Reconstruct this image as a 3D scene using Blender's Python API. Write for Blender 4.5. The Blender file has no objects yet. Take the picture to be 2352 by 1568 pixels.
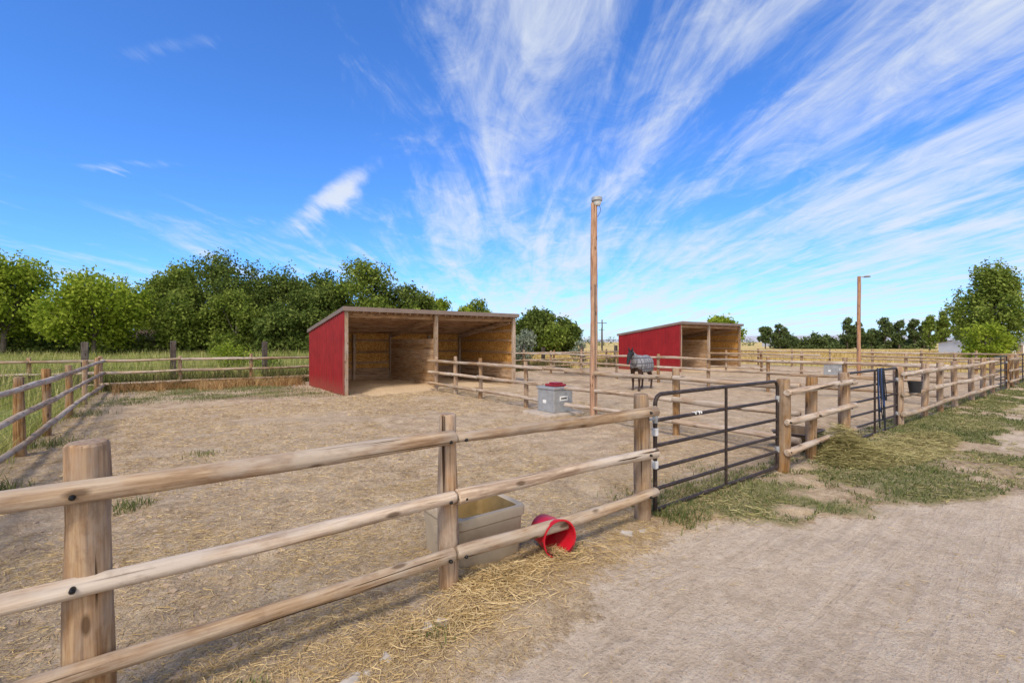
import bpy, math, random
import numpy as np
from mathutils import Vector, Matrix
random.seed(7)
RNG=np.random.default_rng(11)
sc=bpy.context.scene
try:
    sc.view_settings.view_transform='Standard'; sc.view_settings.look='None'; sc.view_settings.exposure=0
except Exception: pass
col=sc.collection
# ---------- fence frame : s along front fence, t perpendicular into pens ----------
US,UC=0.598,0.801
TH=math.atan2(US,UC); OX,OY=-0.448,3.295
def PX(s,t): return OX+UC*s-US*t
def PY(s,t): return OY+US*s+UC*t
def ST(x,y):
    a=x-OX;b=y-OY
    return a*UC+b*US, -a*US+b*UC
# ---------- noise ----------
def _h(ix,iy,seed):
    v=np.sin(ix*127.1+iy*311.7+seed*74.7)*43758.5453
    return v-np.floor(v)
def vnoise(x,y,seed=0):
    x=np.asarray(x,float);y=np.asarray(y,float)
    ix=np.floor(x);iy=np.floor(y);fx=x-ix;fy=y-iy
    fx=fx*fx*(3-2*fx);fy=fy*fy*(3-2*fy)
    a=_h(ix,iy,seed);b=_h(ix+1,iy,seed);c=_h(ix,iy+1,seed);d=_h(ix+1,iy+1,seed)
    return (a*(1-fx)+b*fx)*(1-fy)+(c*(1-fx)+d*fx)*fy
def fbm(x,y,seed=0,o=4):
    r=0;a=.5;n=0
    for i in range(o):
        r=r+a*vnoise(x*2**i,y*2**i,seed+i);n+=a;a*=.5
    return r/n
def sstep(a,b,x):
    q=np.clip((x-a)/(b-a),0,1);return q*q*(3-2*q)
def edge_t(s): return np.interp(s,[-10,-2,-.4,1.65,2.5,3.4,5,6.2,9,14,40],[-1.7,-1.25,-.85,-.45,-.35,-.95,-1.45,-2.1,-2.7,-3.4,-6])
def road_mask(s,t):
    e=edge_t(s)+(fbm(s*1.7,t*1.7,5)-.5)*.7
    r=1-sstep(-.2,.2,t-e)
    for (a,b,ra,rb) in ((10.3,-1.7,1.5,.4),(16,-1.2,2.2,.45),(21,-1.8,3,.5)):
        q=((s-a)/ra)**2+((t-b)/rb)**2+(fbm(s*2.3,t*2.3,9)-.5)*3.0
        r=np.maximum(r,(1-sstep(.1,1.3,q))*.8)
    return r
def gh(x,y):
    x=np.asarray(x,float);y=np.asarray(y,float)
    s,t=ST(x,y)
    dist=np.sqrt(x*x+y*y)
    f=1-sstep(25,60,dist)
    road=road_mask(s,t)
    z=(fbm(x*.5,y*.5,1)-.5)*.10*f
    z=z+(fbm(x*3,y*3,2,3)-.5)*.06*f*(1-.78*road)
    z=z+(fbm(x*8,y*8,3,3)-.5)*.042*f*(1-.75*road)*(1-sstep(9,18,dist))
    z=z+.03*np.exp(-((t+.1)/.35)**2)*f*(1-road)
    z=z+road*f*.007*np.sin((t*1.0+.30*(fbm(s*.5,t*.5,8)-.5))*36)*sstep(.36,.6,fbm(s*.3,t*.9,12))*(.5+.5*vnoise(s*5,t*9,17))
    z=z-road*.02
    return z
# ---------- node helpers ----------
def lk(nt,a,b): nt.links.new(a,b)
def nd(nt,t,**k):
    n=nt.nodes.new(t)
    for a,v in k.items(): setattr(n,a,v)
    return n
def new_mat(name):
    m=bpy.data.materials.new(name);m.use_nodes=True
    nt=m.node_tree;b=nt.nodes['Principled BSDF'];b.inputs['Roughness'].default_value=.85
    b.inputs['Specular IOR Level'].default_value=.3
    return m,nt,b
def ramp(nt,fac,stops,interp='LINEAR'):
    r=nd(nt,'ShaderNodeValToRGB');r.color_ramp.interpolation=interp
    e=r.color_ramp.elements
    while len(e)<len(stops): e.new(.5)
    for i,(p,c) in enumerate(stops):
        e[i].position=p;e[i].color=(*c,1) if len(c)==3 else c
    if fac is not None: lk(nt,fac,r.inputs[0])
    return r.outputs[0]
def g3(v): return (v,v,v)
def noise(nt,vec,scale,detail=4,rough=.55,dist=0):
    n=nd(nt,'ShaderNodeTexNoise');n.inputs['Scale'].default_value=scale;n.inputs['Detail'].default_value=detail
    n.inputs['Roughness'].default_value=rough;n.inputs['Distortion'].default_value=dist
    if vec is not None: lk(nt,vec,n.inputs['Vector'])
    return n.outputs['Fac']
def mapping(nt,vec,scale=(1,1,1),rot=(0,0,0),loc=(0,0,0)):
    m=nd(nt,'ShaderNodeMapping');m.inputs['Scale'].default_value=scale;m.inputs['Rotation'].default_value=rot;m.inputs['Location'].default_value=loc
    lk(nt,vec,m.inputs['Vector']);return m.outputs[0]
def mix(nt,fac,a,b,mode='MIX'):
    m=nd(nt,'ShaderNodeMix',data_type='RGBA',blend_type=mode)
    for sock,v in ((m.inputs[0],fac),(m.inputs[6],a),(m.inputs[7],b)):
        if hasattr(v,'links'): lk(nt,v,sock)
        elif isinstance(v,(int,float)): sock.default_value=v
        else: sock.default_value=(*v,1)
    return m.outputs[2]
def math_(nt,op,a,b=None,c=None,clamp=False):
    m=nd(nt,'ShaderNodeMath',operation=op,use_clamp=clamp)
    for i,v in enumerate((a,b,c)):
        if v is None: continue
        if hasattr(v,'links'): lk(nt,v,m.inputs[i])
        else: m.inputs[i].default_value=v
    return m.outputs[0]
def maprange(nt,v,a,b,c,d,smooth=False):
    m=nd(nt,'ShaderNodeMapRange');m.clamp=True
    if smooth: m.interpolation_type='SMOOTHSTEP'
    lk(nt,v,m.inputs[0])
    for i,q in enumerate((a,b,c,d)): m.inputs[i+1].default_value=q
    return m.outputs[0]
def bump(nt,b,h,strength=.5,dist=.01):
    n=nd(nt,'ShaderNodeBump');n.inputs['Strength'].default_value=strength;n.inputs['Distance'].default_value=dist
    lk(nt,h,n.inputs['Height']);lk(nt,n.outputs[0],b.inputs['Normal'])
def objvec(nt,rnd=True):
    tc=nd(nt,'ShaderNodeTexCoord').outputs['Object']
    if not rnd: return tc
    oi=nd(nt,'ShaderNodeObjectInfo').outputs['Random']
    k=math_(nt,'MULTIPLY',oi,57.)
    c=nd(nt,'ShaderNodeCombineXYZ');lk(nt,k,c.inputs[0]);lk(nt,k,c.inputs[1]);lk(nt,k,c.inputs[2])
    a=nd(nt,'ShaderNodeVectorMath',operation='ADD');lk(nt,tc,a.inputs[0]);lk(nt,c.outputs[0],a.inputs[1])
    return a.outputs[0]
def wood(name,dark,mid,light,axis='Z',grain=1.0,bs=.6,grey=.6):
    m,nt,b=new_mat(name);v=objvec(nt)
    ax={'X':0,'Y':1,'Z':2}[axis]
    def sc_(a,l):
        q=[a,a,a];q[ax]=l;return tuple(q)
    n1=noise(nt,mapping(nt,v,sc_(18*grain,1.2)),1,5,.6,1.2)
    n2=noise(nt,mapping(nt,v,sc_(60*grain,2.5)),1,4,.65,.2)
    n3=noise(nt,mapping(nt,v,sc_(4,1.6)),1,5,.65)
    s=math_(nt,'ADD',math_(nt,'MULTIPLY',n1,.55),math_(nt,'MULTIPLY',n2,.45))
    c=ramp(nt,s,[(.37,dark),(.5,mid),(.62,light)])
    gy=tuple((light[0]*.5+light[1]*.5)*f for f in (1.02,.89,.75))
    c=mix(nt,ramp(nt,n3,[(.42,g3(0)),(.60,g3(grey))]),c,gy)
    # grime blotches
    n4=noise(nt,mapping(nt,v,sc_(9,5)),1,6,.7)
    c=mix(nt,ramp(nt,n4,[(.52,g3(0)),(.68,g3(.45))]),c,tuple(q*.9 for q in dark))
    oi=nd(nt,'ShaderNodeObjectInfo').outputs['Random']
    hv=nd(nt,'ShaderNodeHueSaturation');lk(nt,maprange(nt,oi,0,1,.82,1.18),hv.inputs['Value']);lk(nt,maprange(nt,oi,1,0,.8,1.08),hv.inputs['Saturation']);lk(nt,c,hv.inputs['Color']);c=hv.outputs[0]
    cr=noise(nt,mapping(nt,v,sc_(30,.7)),1,2,.5,.3)
    crm=ramp(nt,cr,[(.30,g3(1)),(.345,g3(0))])
    c=mix(nt,crm,c,tuple(q*.3 for q in dark))
    vo=nd(nt,'ShaderNodeTexVoronoi');vo.inputs['Scale'].default_value=1
    lk(nt,mapping(nt,v,sc_(9,3.2)),vo.inputs['Vector'])
    kf=ramp(nt,vo.outputs['Distance'],[(.11,g3(1)),(.20,g3(0))])
    c=mix(nt,math_(nt,'MULTIPLY',kf,.8),c,tuple(q*.45 for q in dark))
    lk(nt,c,b.inputs['Base Color'])
    bump(nt,b,math_(nt,'SUBTRACT',s,math_(nt,'MULTIPLY',crm,.6)),bs,.01)
    return m
def plain(name,colr,rough=.6,metal=0,var=.25,scale=6,dirt=None,bs=.2):
    m,nt,b=new_mat(name);v=objvec(nt)
    n=noise(nt,v,scale,6,.6)
    c=ramp(nt,n,[(.3,tuple(q*(1-var) for q in colr)),(.7,tuple(min(1,q*(1+var)) for q in colr))])
    if dirt:
        n2=noise(nt,v,scale*.6,8,.7)
        c=mix(nt,ramp(nt,n2,[(.5,g3(0)),(.72,g3(.8))]),c,dirt)
    lk(nt,c,b.inputs['Base Color']);b.inputs['Roughness'].default_value=rough;b.inputs['Metallic'].default_value=metal
    bump(nt,b,n,bs,.004)
    return m
def leafmat(name,dark,mid,light,trans=.3):
    m=bpy.data.materials.new(name);m.use_nodes=True;nt=m.node_tree;nt.nodes.clear()
    out=nd(nt,'ShaderNodeOutputMaterial')
    r=nd(nt,'ShaderNodeNewGeometry').outputs['Random Per Island']
    tc=nd(nt,'ShaderNodeTexCoord').outputs['Object']
    n=noise(nt,tc,.55,3,.6)
    f=math_(nt,'ADD',math_(nt,'MULTIPLY',r,.45),math_(nt,'MULTIPLY',n,.75))
    c=ramp(nt,f,[(.35,dark),(.6,mid),(.85,light)])
    d=nd(nt,'ShaderNodeBsdfDiffuse');t=nd(nt,'ShaderNodeBsdfTranslucent');mx=nd(nt,'ShaderNodeMixShader')
    lk(nt,c,d.inputs[0]);lk(nt,c,t.inputs[0]);mx.inputs[0].default_value=trans
    lk(nt,d.outputs[0],mx.inputs[1]);lk(nt,t.outputs[0],mx.inputs[2]);lk(nt,mx.outputs[0],out.inputs[0])
    return m
# ---------- mesh helpers ----------
def mk(name,verts,faces,mats,parent=None,loc=(0,0,0),rot=None,smooth=False,midx=None,sharp=None):
    me=bpy.data.meshes.new(name)
    if isinstance(faces,np.ndarray):
        V=np.ascontiguousarray(verts,dtype=np.float32);M,k=faces.shape
        me.vertices.add(len(V));me.vertices.foreach_set('co',V.ravel())
        me.loops.add(M*k);me.loops.foreach_set('vertex_index',faces.astype(np.int32).ravel())
        me.polygons.add(M);me.polygons.foreach_set('loop_start',np.arange(0,M*k,k,dtype=np.int32))
        try: me.polygons.foreach_set('loop_total',np.full(M,k,dtype=np.int32))
        except Exception: pass
        me.update(calc_edges=True)
    else:
        me.from_pydata([tuple(map(float,v)) for v in verts],[],[tuple(int(i) for i in f) for f in faces]);me.update()
    for m in (mats if isinstance(mats,(list,tuple)) else [mats]): me.materials.append(m)
    if midx is not None: me.polygons.foreach_set('material_index',np.asarray(midx,dtype=np.int32))
    if smooth:
        me.polygons.foreach_set('use_smooth',np.ones(len(me.polygons),dtype=bool))
        if sharp: me.set_sharp_from_angle(angle=math.radians(sharp))
    ob=bpy.data.objects.new(name,me);col.objects.link(ob)
    ob.location=loc
    if rot is not None:
        if isinstance(rot,(int,float)): ob.rotation_euler=(0,0,rot)
        else: ob.rotation_mode='QUATERNION';ob.rotation_quaternion=rot
    if parent is not None:
        ob.parent=parent;ob.matrix_parent_inverse=Matrix.Translation(-Vector(parent.location))
    return ob
def empty(name,loc=(0,0,0)):
    e=bpy.data.objects.new(name,None);e.empty_display_size=.3;e.location=loc;col.objects.link(e);return e
def boxg(hx,hy,hz,bev=0):
    v=[(x*hx,y*hy,z*hz) for z in(-1,1) for y in(-1,1) for x in(-1,1)]
    f=[(0,2,3,1),(4,5,7,6),(0,1,5,4),(2,6,7,3),(0,4,6,2),(1,3,7,5)]
    return v,f
def sbox(name,s0,s1,t0,t1,z0,z1,mat,parent=None,bev=0):
    v,f=boxg((s1-s0)/2,(t1-t0)/2,(z1-z0)/2)
    sm,tm=(s0+s1)/2,(t0+t1)/2
    o=mk(name,v,f,mat,parent,(PX(sm,tm),PY(sm,tm),(z0+z1)/2),TH)
    if bev:
        b=o.modifiers.new('b','BEVEL');b.width=bev;b.segments=2
    return o
def hexa(name,pts,mat,parent=None):
    c=np.mean(np.array(pts),axis=0)
    v=[(p[0]-c[0],p[1]-c[1],p[2]-c[2]) for p in pts]
    f=[(3,2,1,0),(4,5,6,7),(0,1,5,4),(1,2,6,5),(2,3,7,6),(3,0,4,7)]
    return mk(name,v,f,mat,parent,(PX(c[0],c[1]),PY(c[0],c[1]),c[2]),TH)
def log(name,p0,p1,r0,r1,mat,parent=None,ns=14,nr=None,wob=.006,bow=.012,bev=.012):
    p0=Vector(p0);p1=Vector(p1);L=(p1-p0).length
    if nr is None: nr=max(4,int(L/.16))
    ph=random.random()*6.28;bw=random.uniform(-bow,bow);bw2=random.uniform(-bow,bow)
    V=[];F=[]
    ts=[0,bev/L]+[i/nr for i in range(1,nr)]+[1-bev/L,1]
    sd=random.random()*100
    knots=[(random.random(),random.random()*6.28) for _ in range(int(L*1.5))]
    for j,q in enumerate(ts):
        rr=r0+(r1-r0)*q
        if j in(0,len(ts)-1): rr-=bev*.8
        ox=bw*math.sin(q*math.pi)+.004*math.sin(q*L*2.1+sd);oy=bw2*math.sin(q*math.pi)+.004*math.sin(q*L*2.7+sd*2)
        for i in range(ns):
            a=2*math.pi*i/ns
            k=rr+wob*math.sin(a*2+ph+q*4)+wob*(float(vnoise(q*L*3.3+sd,i*.7,3))-.5)*1.8
            for (kq,ka) in knots:
                dd=((q-kq)*L/.07)**2+(math.sin((a-ka)/2)/.25)**2
                if dd<4: k+=.006*math.exp(-dd)
            V.append((ox+k*math.cos(a),oy+k*math.sin(a),q*L))
    m=len(ts)
    for j in range(m-1):
        for i in range(ns):
            a=j*ns+i;b=j*ns+(i+1)%ns
            F.append((a,b,b+ns,a+ns))
    F.append(tuple(range(ns-1,-1,-1)));F.append(tuple(range((m-1)*ns,m*ns)))
    q=(p1-p0).normalized().to_track_quat('Z','Y')
    return mk(name,V,F,mat,parent,p0,q,smooth=True,sharp=38)
def tube_geo(pts,rad,ns=6,V=None,F=None,closed=False):
    if V is None: V=[];F=[]
    pts=[Vector(p) for p in pts];n=len(pts)
    if isinstance(rad,(int,float)): rad=[rad]*n
    base=len(V);up=Vector((0,0,1))
    prev=None
    for i,p in enumerate(pts):
        if closed: d=pts[(i+1)%n]-pts[i-1]
        else: d=pts[min(i+1,n-1)]-pts[max(i-1,0)]
        d.normalize()
        if prev is None: a=d.cross(up if abs(d.z)<.9 else Vector((1,0,0)))
        else: a=prev-d*prev.dot(d)
        a.normalize();prev=a;b=d.cross(a)
        for k in range(ns):
            t=2*math.pi*k/ns
            V.append(tuple(p+(a*math.cos(t)+b*math.sin(t))*rad[i]))
    m=n if closed else n-1
    for i in range(m):
        for k in range(ns):
            a=base+i*ns+k;b=base+i*ns+(k+1)%ns;c=base+((i+1)%n)*ns+(k+1)%ns;d=base+((i+1)%n)*ns+k
            F.append((a,b,c,d))
    if not closed:
        F.append(tuple(base+k for k in range(ns-1,-1,-1)));F.append(tuple(base+(n-1)*ns+k for k in range(ns)))
    return V,F
def lathe(name,prof,mat,parent=None,loc=(0,0,0),rot=None,ns=28,sharp=40,midx=None):
    V=[];F=[]
    for r,z in prof:
        for i in range(ns):
            a=2*math.pi*i/ns;V.append((r*math.cos(a),r*math.sin(a),z))
    for j in range(len(prof)-1):
        for i in range(ns):
            a=j*ns+i;b=j*ns+(i+1)%ns;F.append((a,b,b+ns,a+ns))
    return mk(name,V,F,mat,parent,loc,rot,smooth=True,sharp=sharp)
# ---------- materials ----------
M_post=wood('post_wood',(.12,.056,.019),(.275,.15,.062),(.40,.26,.135),grey=.5)
M_rail=wood('rail_wood',(.18,.105,.056),(.345,.235,.145),(.50,.375,.25),grey=.65)
M_pole=wood('pole_wood',(.18,.08,.034),(.34,.165,.075),(.43,.24,.13),grey=.15)
M_plank=wood('plank_wood',(.20,.11,.05),(.37,.22,.11),(.50,.33,.18),axis='Y',grain=.6,grey=.2)
M_plankx=wood('plank_wood_x',(.15,.075,.033),(.28,.155,.072),(.39,.24,.125),axis='X',grain=.6,grey=.15)
M_beam=wood('beam_wood',(.2,.12,.065),(.33,.21,.125),(.43,.30,.19),axis='Z',grain=.7)
M_tie=wood('railroad_tie_wood',(.03,.022,.018),(.075,.055,.042),(.14,.11,.09))
M_gate=plain('gate_paint',(.035,.024,.02),.5,.2,.3,20,dirt=(.12,.085,.065))
M_bolt=plain('bolt_metal',(.02,.02,.02),.4,.6)
M_trim=plain('trim_metal',(.20,.15,.125),.5,.1,.12,3)
M_roof=plain('roof_metal',(.30,.27,.25),.45,.4,.15,2)
M_galv=plain('galvanized_metal',(.33,.34,.35),.55,.3,.15,9,dirt=(.27,.23,.19))
M_conc=plain('concrete',(.42,.35,.28),.9,0,.2,7)
M_white=plain('white_label',(.7,.7,.68),.6,0,.05,3)
M_black=plain('black_plastic',(.02,.02,.022),.5,0,.2,8)
M_blue=plain('blue_rope',(.03,.06,.16),.8,0,.3,30)
M_rope=plain('dark_rope',(.02,.022,.028),.8,0,.3,30)
M_redlid=plain('red_plastic_lid',(.24,.016,.022),.45,0,.2,8)
M_bucket=plain('red_bucket_plastic',(.46,.010,.022),.4,0,.18,7,dirt=(.33,.07,.06))
M_trough=plain('trough_plastic',(.37,.305,.225),.6,0,.12,4,dirt=(.23,.175,.12))
M_troughin=plain('trough_inside',(.24,.165,.07),.5,0,.25,5)
M_red,nt,b=new_mat('red_metal_siding');v=objvec(nt)
n=noise(nt,v,2.2,6,.6);tz=nd(nt,'ShaderNodeSeparateXYZ');lk(nt,nd(nt,'ShaderNodeTexCoord').outputs['Object'],tz.inputs[0])
c=ramp(nt,n,[(.3,(.19,.008,.010)),(.7,(.27,.013,.015))])
dz=maprange(nt,math_(nt,'ADD',tz.outputs[2],math_(nt,'MULTIPLY',n,.5)),.15,.75,.55,0)
c=mix(nt,dz,c,(.24,.10,.065));lk(nt,c,b.inputs['Base Color']);b.inputs['Roughness'].default_value=.5
def osb():
    m,nt,b=new_mat('osb_board');v=objvec(nt)
    vo=nd(nt,'ShaderNodeTexVoronoi');vo.inputs['Scale'].default_value=1;lk(nt,mapping(nt,v,(14,14,30)),vo.inputs['Vector'])
    vo2=nd(nt,'ShaderNodeTexVoronoi');vo2.inputs['Scale'].default_value=1;lk(nt,mapping(nt,v,(30,30,12)),vo2.inputs['Vector'])
    s=nd(nt,'ShaderNodeSeparateColor');lk(nt,vo.outputs['Color'],s.inputs[0])
    s2=nd(nt,'ShaderNodeSeparateColor');lk(nt,vo2.outputs['Color'],s2.inputs[0])
    f=math_(nt,'ADD',math_(nt,'MULTIPLY',s.outputs[0],.5),math_(nt,'MULTIPLY',s2.outputs[0],.5))
    c=ramp(nt,f,[(.1,(.27,.115,.022)),(.5,(.47,.24,.055)),(.9,(.60,.36,.12))])
    n=noise(nt,v,1.3,3);c=mix(nt,ramp(nt,n,[(.4,g3(0)),(.75,g3(.4))]),c,(.29,.14,.05))
    lk(nt,c,b.inputs['Base Color']);return m
M_osb=osb()
M_straw=leafmat('straw',(.36,.25,.11),(.54,.39,.19),(.70,.55,.31),.15)
M_hay=leafmat('hay',(.20,.18,.07),(.34,.295,.125),(.50,.43,.21),.15)
M_grass=leafmat('short_grass',(.07,.095,.03),(.15,.18,.06),(.33,.30,.14),.25)
M_tallg=leafmat('tall_green_grass',(.15,.20,.045),(.33,.35,.10),(.57,.51,.24),.3)
M_gold=leafmat('dry_field_grass',(.36,.25,.08),(.55,.40,.15),(.70,.55,.27),.3)
M_weed=leafmat('weeds',(.06,.075,.025),(.13,.14,.045),(.30,.22,.12),.3)
M_rust=leafmat('dry_weeds',(.22,.12,.05),(.38,.23,.10),(.55,.38,.19),.2)
M_lime=leafmat('leaves_lime',(.12,.18,.018),(.25,.33,.035),(.40,.46,.07),.4)
M_mid=leafmat('leaves_mid',(.08,.12,.022),(.165,.225,.04),(.29,.345,.08),.35)
M_dark=leafmat('leaves_dark',(.052,.082,.020),(.11,.155,.036),(.21,.26,.068),.33)
M_grey=leafmat('leaves_greygreen',(.14,.17,.12),(.26,.30,.21),(.38,.41,.32),.3)
M_far=leafmat('leaves_far',(.06,.09,.035),(.105,.145,.055),(.17,.215,.085),.3)
M_bark=wood('bark',(.05,.04,.03),(.11,.085,.065),(.18,.15,.12))
M_stone=plain('stone',(.46,.41,.35),.9,0,.25,12,bs=.6)
M_clod=plain('dirt_clod',(.38,.28,.19),.95,0,.3,15,bs=.5)
# ---------- ground ----------
def ground():
    N=820
    u=np.linspace(-6.6,6.6,N);xs=3.3*np.sinh(u)+0.3
    uy=np.linspace(-3.2,6.7,N);ys=3.3*np.sinh(uy)+4.0
    X,Y=np.meshgrid(xs,ys);x=X.ravel();y=Y.ravel()
    V=np.stack([x,y,gh(x,y)],1)
    i=np.arange(N-1);A,B=np.meshgrid(i,i);a=(B*N+A).ravel()
    F=np.stack([a,a+1,a+N+1,a+N],1)
    m,nt,b=new_mat('ground_soil')
    P=nd(nt,'ShaderNodeTexCoord').outputs['Object']
    def at(n): return nd(nt,'ShaderNodeAttribute',attribute_name=n).outputs['Fac']
    nb=noise(nt,P,.35,5,.6);nm=noise(nt,P,2.6,6,.65);nf=noise(nt,P,16,8,.72);ng=noise(nt,P,60,5,.7)
    d=ramp(nt,math_(nt,'ADD',math_(nt,'MULTIPLY',nm,.5),math_(nt,'MULTIPLY',nf,.5)),[(.38,(.26,.175,.105)),(.5,(.48,.35,.225)),(.60,(.66,.515,.355))])
    d=mix(nt,ramp(nt,nb,[(.4,g3(0)),(.65,g3(.5))]),d,(.52,.405,.285))
    st=noise(nt,mapping(nt,P,(30,110,30),(0,0,.5)),1,3,.6,1.2);st2=noise(nt,mapping(nt,P,(110,28,30),(0,0,.2)),1,3,.6,1.2)
    stf=ramp(nt,math_(nt,'MAXIMUM',st,st2),[(.57,g3(0)),(.66,g3(1))])
    stm=math_(nt,'MULTIPLY',stf,math_(nt,'ADD',.3,math_(nt,'MULTIPLY',at('straw'),.7)))
    d=mix(nt,stm,d,(.70,.53,.29))
    dk=ramp(nt,ng,[(.34,g3(.8)),(.46,g3(0))]);d=mix(nt,dk,d,(.18,.12,.075))
    d=mix(nt,math_(nt,'MULTIPLY',at('dung'),ramp(nt,nf,[(.4,g3(0)),(.55,g3(.7))])),d,(.20,.135,.08))
    rv=mapping(nt,P,(1,1,1),(0,0,-TH-.05))
    tr=noise(nt,mapping(nt,rv,(.9,11,1)),1,5,.65,1.0)
    r=ramp(nt,math_(nt,'ADD',math_(nt,'MULTIPLY',nm,.3),math_(nt,'ADD',math_(nt,'MULTIPLY',tr,.25),math_(nt,'MULTIPLY',nf,.45))),[(.38,(.46,.35,.245)),(.5,(.63,.50,.37)),(.61,(.74,.615,.475))])
    r=mix(nt,ramp(nt,ng,[(.34,g3(.7)),(.45,g3(0))]),r,(.32,.23,.155))
    r=mix(nt,math_(nt,'MULTIPLY',stf,ramp(nt,nb,[(.45,g3(0)),(.6,g3(.3))])),r,(.60,.45,.24))
    g=ramp(nt,nf,[(.36,(.12,.13,.05)),(.5,(.25,.23,.10)),(.62,(.45,.36,.215))])
    gg=ramp(nt,nm,[(.35,(.42,.30,.11)),(.5,(.55,.41,.16)),(.65,(.64,.50,.25))])
    gr=ramp(nt,nm,[(.35,(.14,.185,.045)),(.5,(.26,.285,.08)),(.65,(.42,.39,.15))])
    fl=mix(nt,at('fgreen'),gg,gr)
    def jit(a,k=.6):
        return maprange(nt,math_(nt,'ADD',a,math_(nt,'MULTIPLY',math_(nt,'SUBTRACT',nf,.5),k)),.3,.7,0,1,True)
    c=mix(nt,jit(at('road'),1.6),d,r)
    c=mix(nt,jit(at('grass'),2.4),c,g)
    c=mix(nt,jit(at('field'),.8),c,fl)
    lk(nt,c,b.inputs['Base Color']);b.inputs['Roughness'].default_value=.95;b.inputs['Specular IOR Level'].default_value=.1
    h=math_(nt,'ADD',math_(nt,'MULTIPLY',nf,1.),math_(nt,'ADD',math_(nt,'MULTIPLY',ng,.6),math_(nt,'MULTIPLY',math_(nt,'MULTIPLY',tr,at('road')),.6)))
    bump(nt,b,h,1.0,.04)
    ob=mk('ground',V,F,m,smooth=True)
    s,t=ST(x,y)
    def attr(n,v):
        a=ob.data.attributes.new(n,'FLOAT','POINT');a.data.foreach_set('value',v.astype(np.float32))
    road=road_mask(s,t);attr('road',road)
    gr=sstep(2.2,3.0,s)*(1-sstep(-.15,.25,t))*(1-road)*sstep(.34,.56,fbm(s*1.1,t*1.1,21))
    pg=sstep(12.5,14,t)*(1-sstep(18,19,t))*(1-sstep(1,3,s))*sstep(-3.4,-3,s)*sstep(.55,.63,fbm(s*.9,t*1.3,22))
    attr('grass',np.clip(gr*.85+pg*.9,0,1))
    fld=np.maximum(sstep(18.7,19.3,t),np.maximum(1-sstep(-3.9,-3.4,s),sstep(34,35,s)*(t>-1)))
    fld=fld*(1-road)*(t>-.5);attr('field',fld)
    attr('fgreen',np.clip((1-sstep(-9,-2,x-(y-20)*.1))*1.0+sstep(.62,.75,fbm(x*.05,y*.15,31))*.5,0,1))
    attr('straw',np.clip((1-sstep(.3,3.5,t))*(1-sstep(3,6,s))*1.0+sstep(.5,.7,fbm(x*.4,y*.4,33))*.6,0,1))
    attr('dung',sstep(.58,.7,fbm(x*.35,y*.35,41))*sstep(7,10,t))
ground()
# ---------- small scatter ----------
def blades(name,s,t,h,w,mat,lean=.4,z0=0,flat=False,L=None,world=False,zoff=None):
    n=len(s)
    if world: x,y=s,t
    else: x=OX+UC*s-US*t;y=OY+US*s+UC*t
    z=gh(x,y)+z0
    if zoff is not None: z=z+zoff
    a=RNG.uniform(0,2*math.pi,n)
    if flat:
        dx=np.cos(a)*L;dy=np.sin(a)*L;dz=RNG.uniform(-.12,.25,n)*L
        px=-np.sin(a)*w;py=np.cos(a)*w
        c=np.stack([x,y,z+.004+np.abs(dz)*.5],1);D=np.stack([dx,dy,dz],1)*.5;W=np.stack([px,py,w*RNG.uniform(-1,1,n)],1)*.5
        k=np.stack([RNG.normal(0,.1,n)*L,RNG.normal(0,.1,n)*L,np.zeros(n)],1)
        V=np.stack([c-D-W+k,c-D+W+k,c+W-k*.5,c-W-k*.5,c+D-W+k,c+D+W+k],1).reshape(-1,3)
        b=np.arange(n)*6
        F=np.concatenate([np.stack([b,b+1,b+2,b+3],1),np.stack([b+3,b+2,b+5,b+4],1)])
    else:
        la=RNG.uniform(0,2*math.pi,n);ll=RNG.uniform(0,lean,n)*h
        wx=np.cos(a)*w*.5;wy=np.sin(a)*w*.5
        B=np.stack([x,y,z-.01],1);W=np.stack([wx,wy,np.zeros(n)],1)
        Md=B+np.stack([np.cos(la)*ll*.35,np.sin(la)*ll*.35,h*.6],1)
        T=B+np.stack([np.cos(la)*ll,np.sin(la)*ll,h],1)
        V=np.stack([B-W,B+W,Md+W*.8,Md-W*.8,T-W*.08,T+W*.08],1).reshape(-1,3)
        b=np.arange(n)*6
        F=np.concatenate([np.stack([b,b+1,b+2,b+3],1),np.stack([b+3,b+2,b+5,b+4],1)])
    return mk(name,V,F,mat)
def uni(a,b,n): return RNG.uniform(a,b,n)
n=190000;s=uni(2.3,32,n);s=2.3+(s-2.3)**1.35/(29.7**.35);t=uni(-5,.35,n)
ff_=fbm(s*1.1,t*1.1,21)+.4*(vnoise(s*6,t*6,4)-.5)
keep=(road_mask(s,t)+.6*(vnoise(s*9,t*9,6)-.5)<.35)&(ff_>.41)&(t>edge_t(s)-.2)
s,t=s[keep],t[keep];blades('verge_grass',s,t,uni(.012,.05,len(s))*(1+.6*fbm(s,t,3)),uni(.004,.009,len(s))*(1+s*.08),M_grass,1.6)
n=18000;s=uni(2.4,22,n);s=2.4+(s-2.4)**1.3/(19.6**.3);t=uni(-4,.2,n);k=(fbm(s*.9,t*2.0,91)>.53)&(t>edge_t(s)-.1);s,t=s[k],t[k]
blades('cut_hay',s,t,None,uni(.003,.006,len(s))*(1+s*.05),M_hay,flat=True,L=uni(.05,.15,len(s)),z0=.012)
S=[];T=[];H=[]
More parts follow.
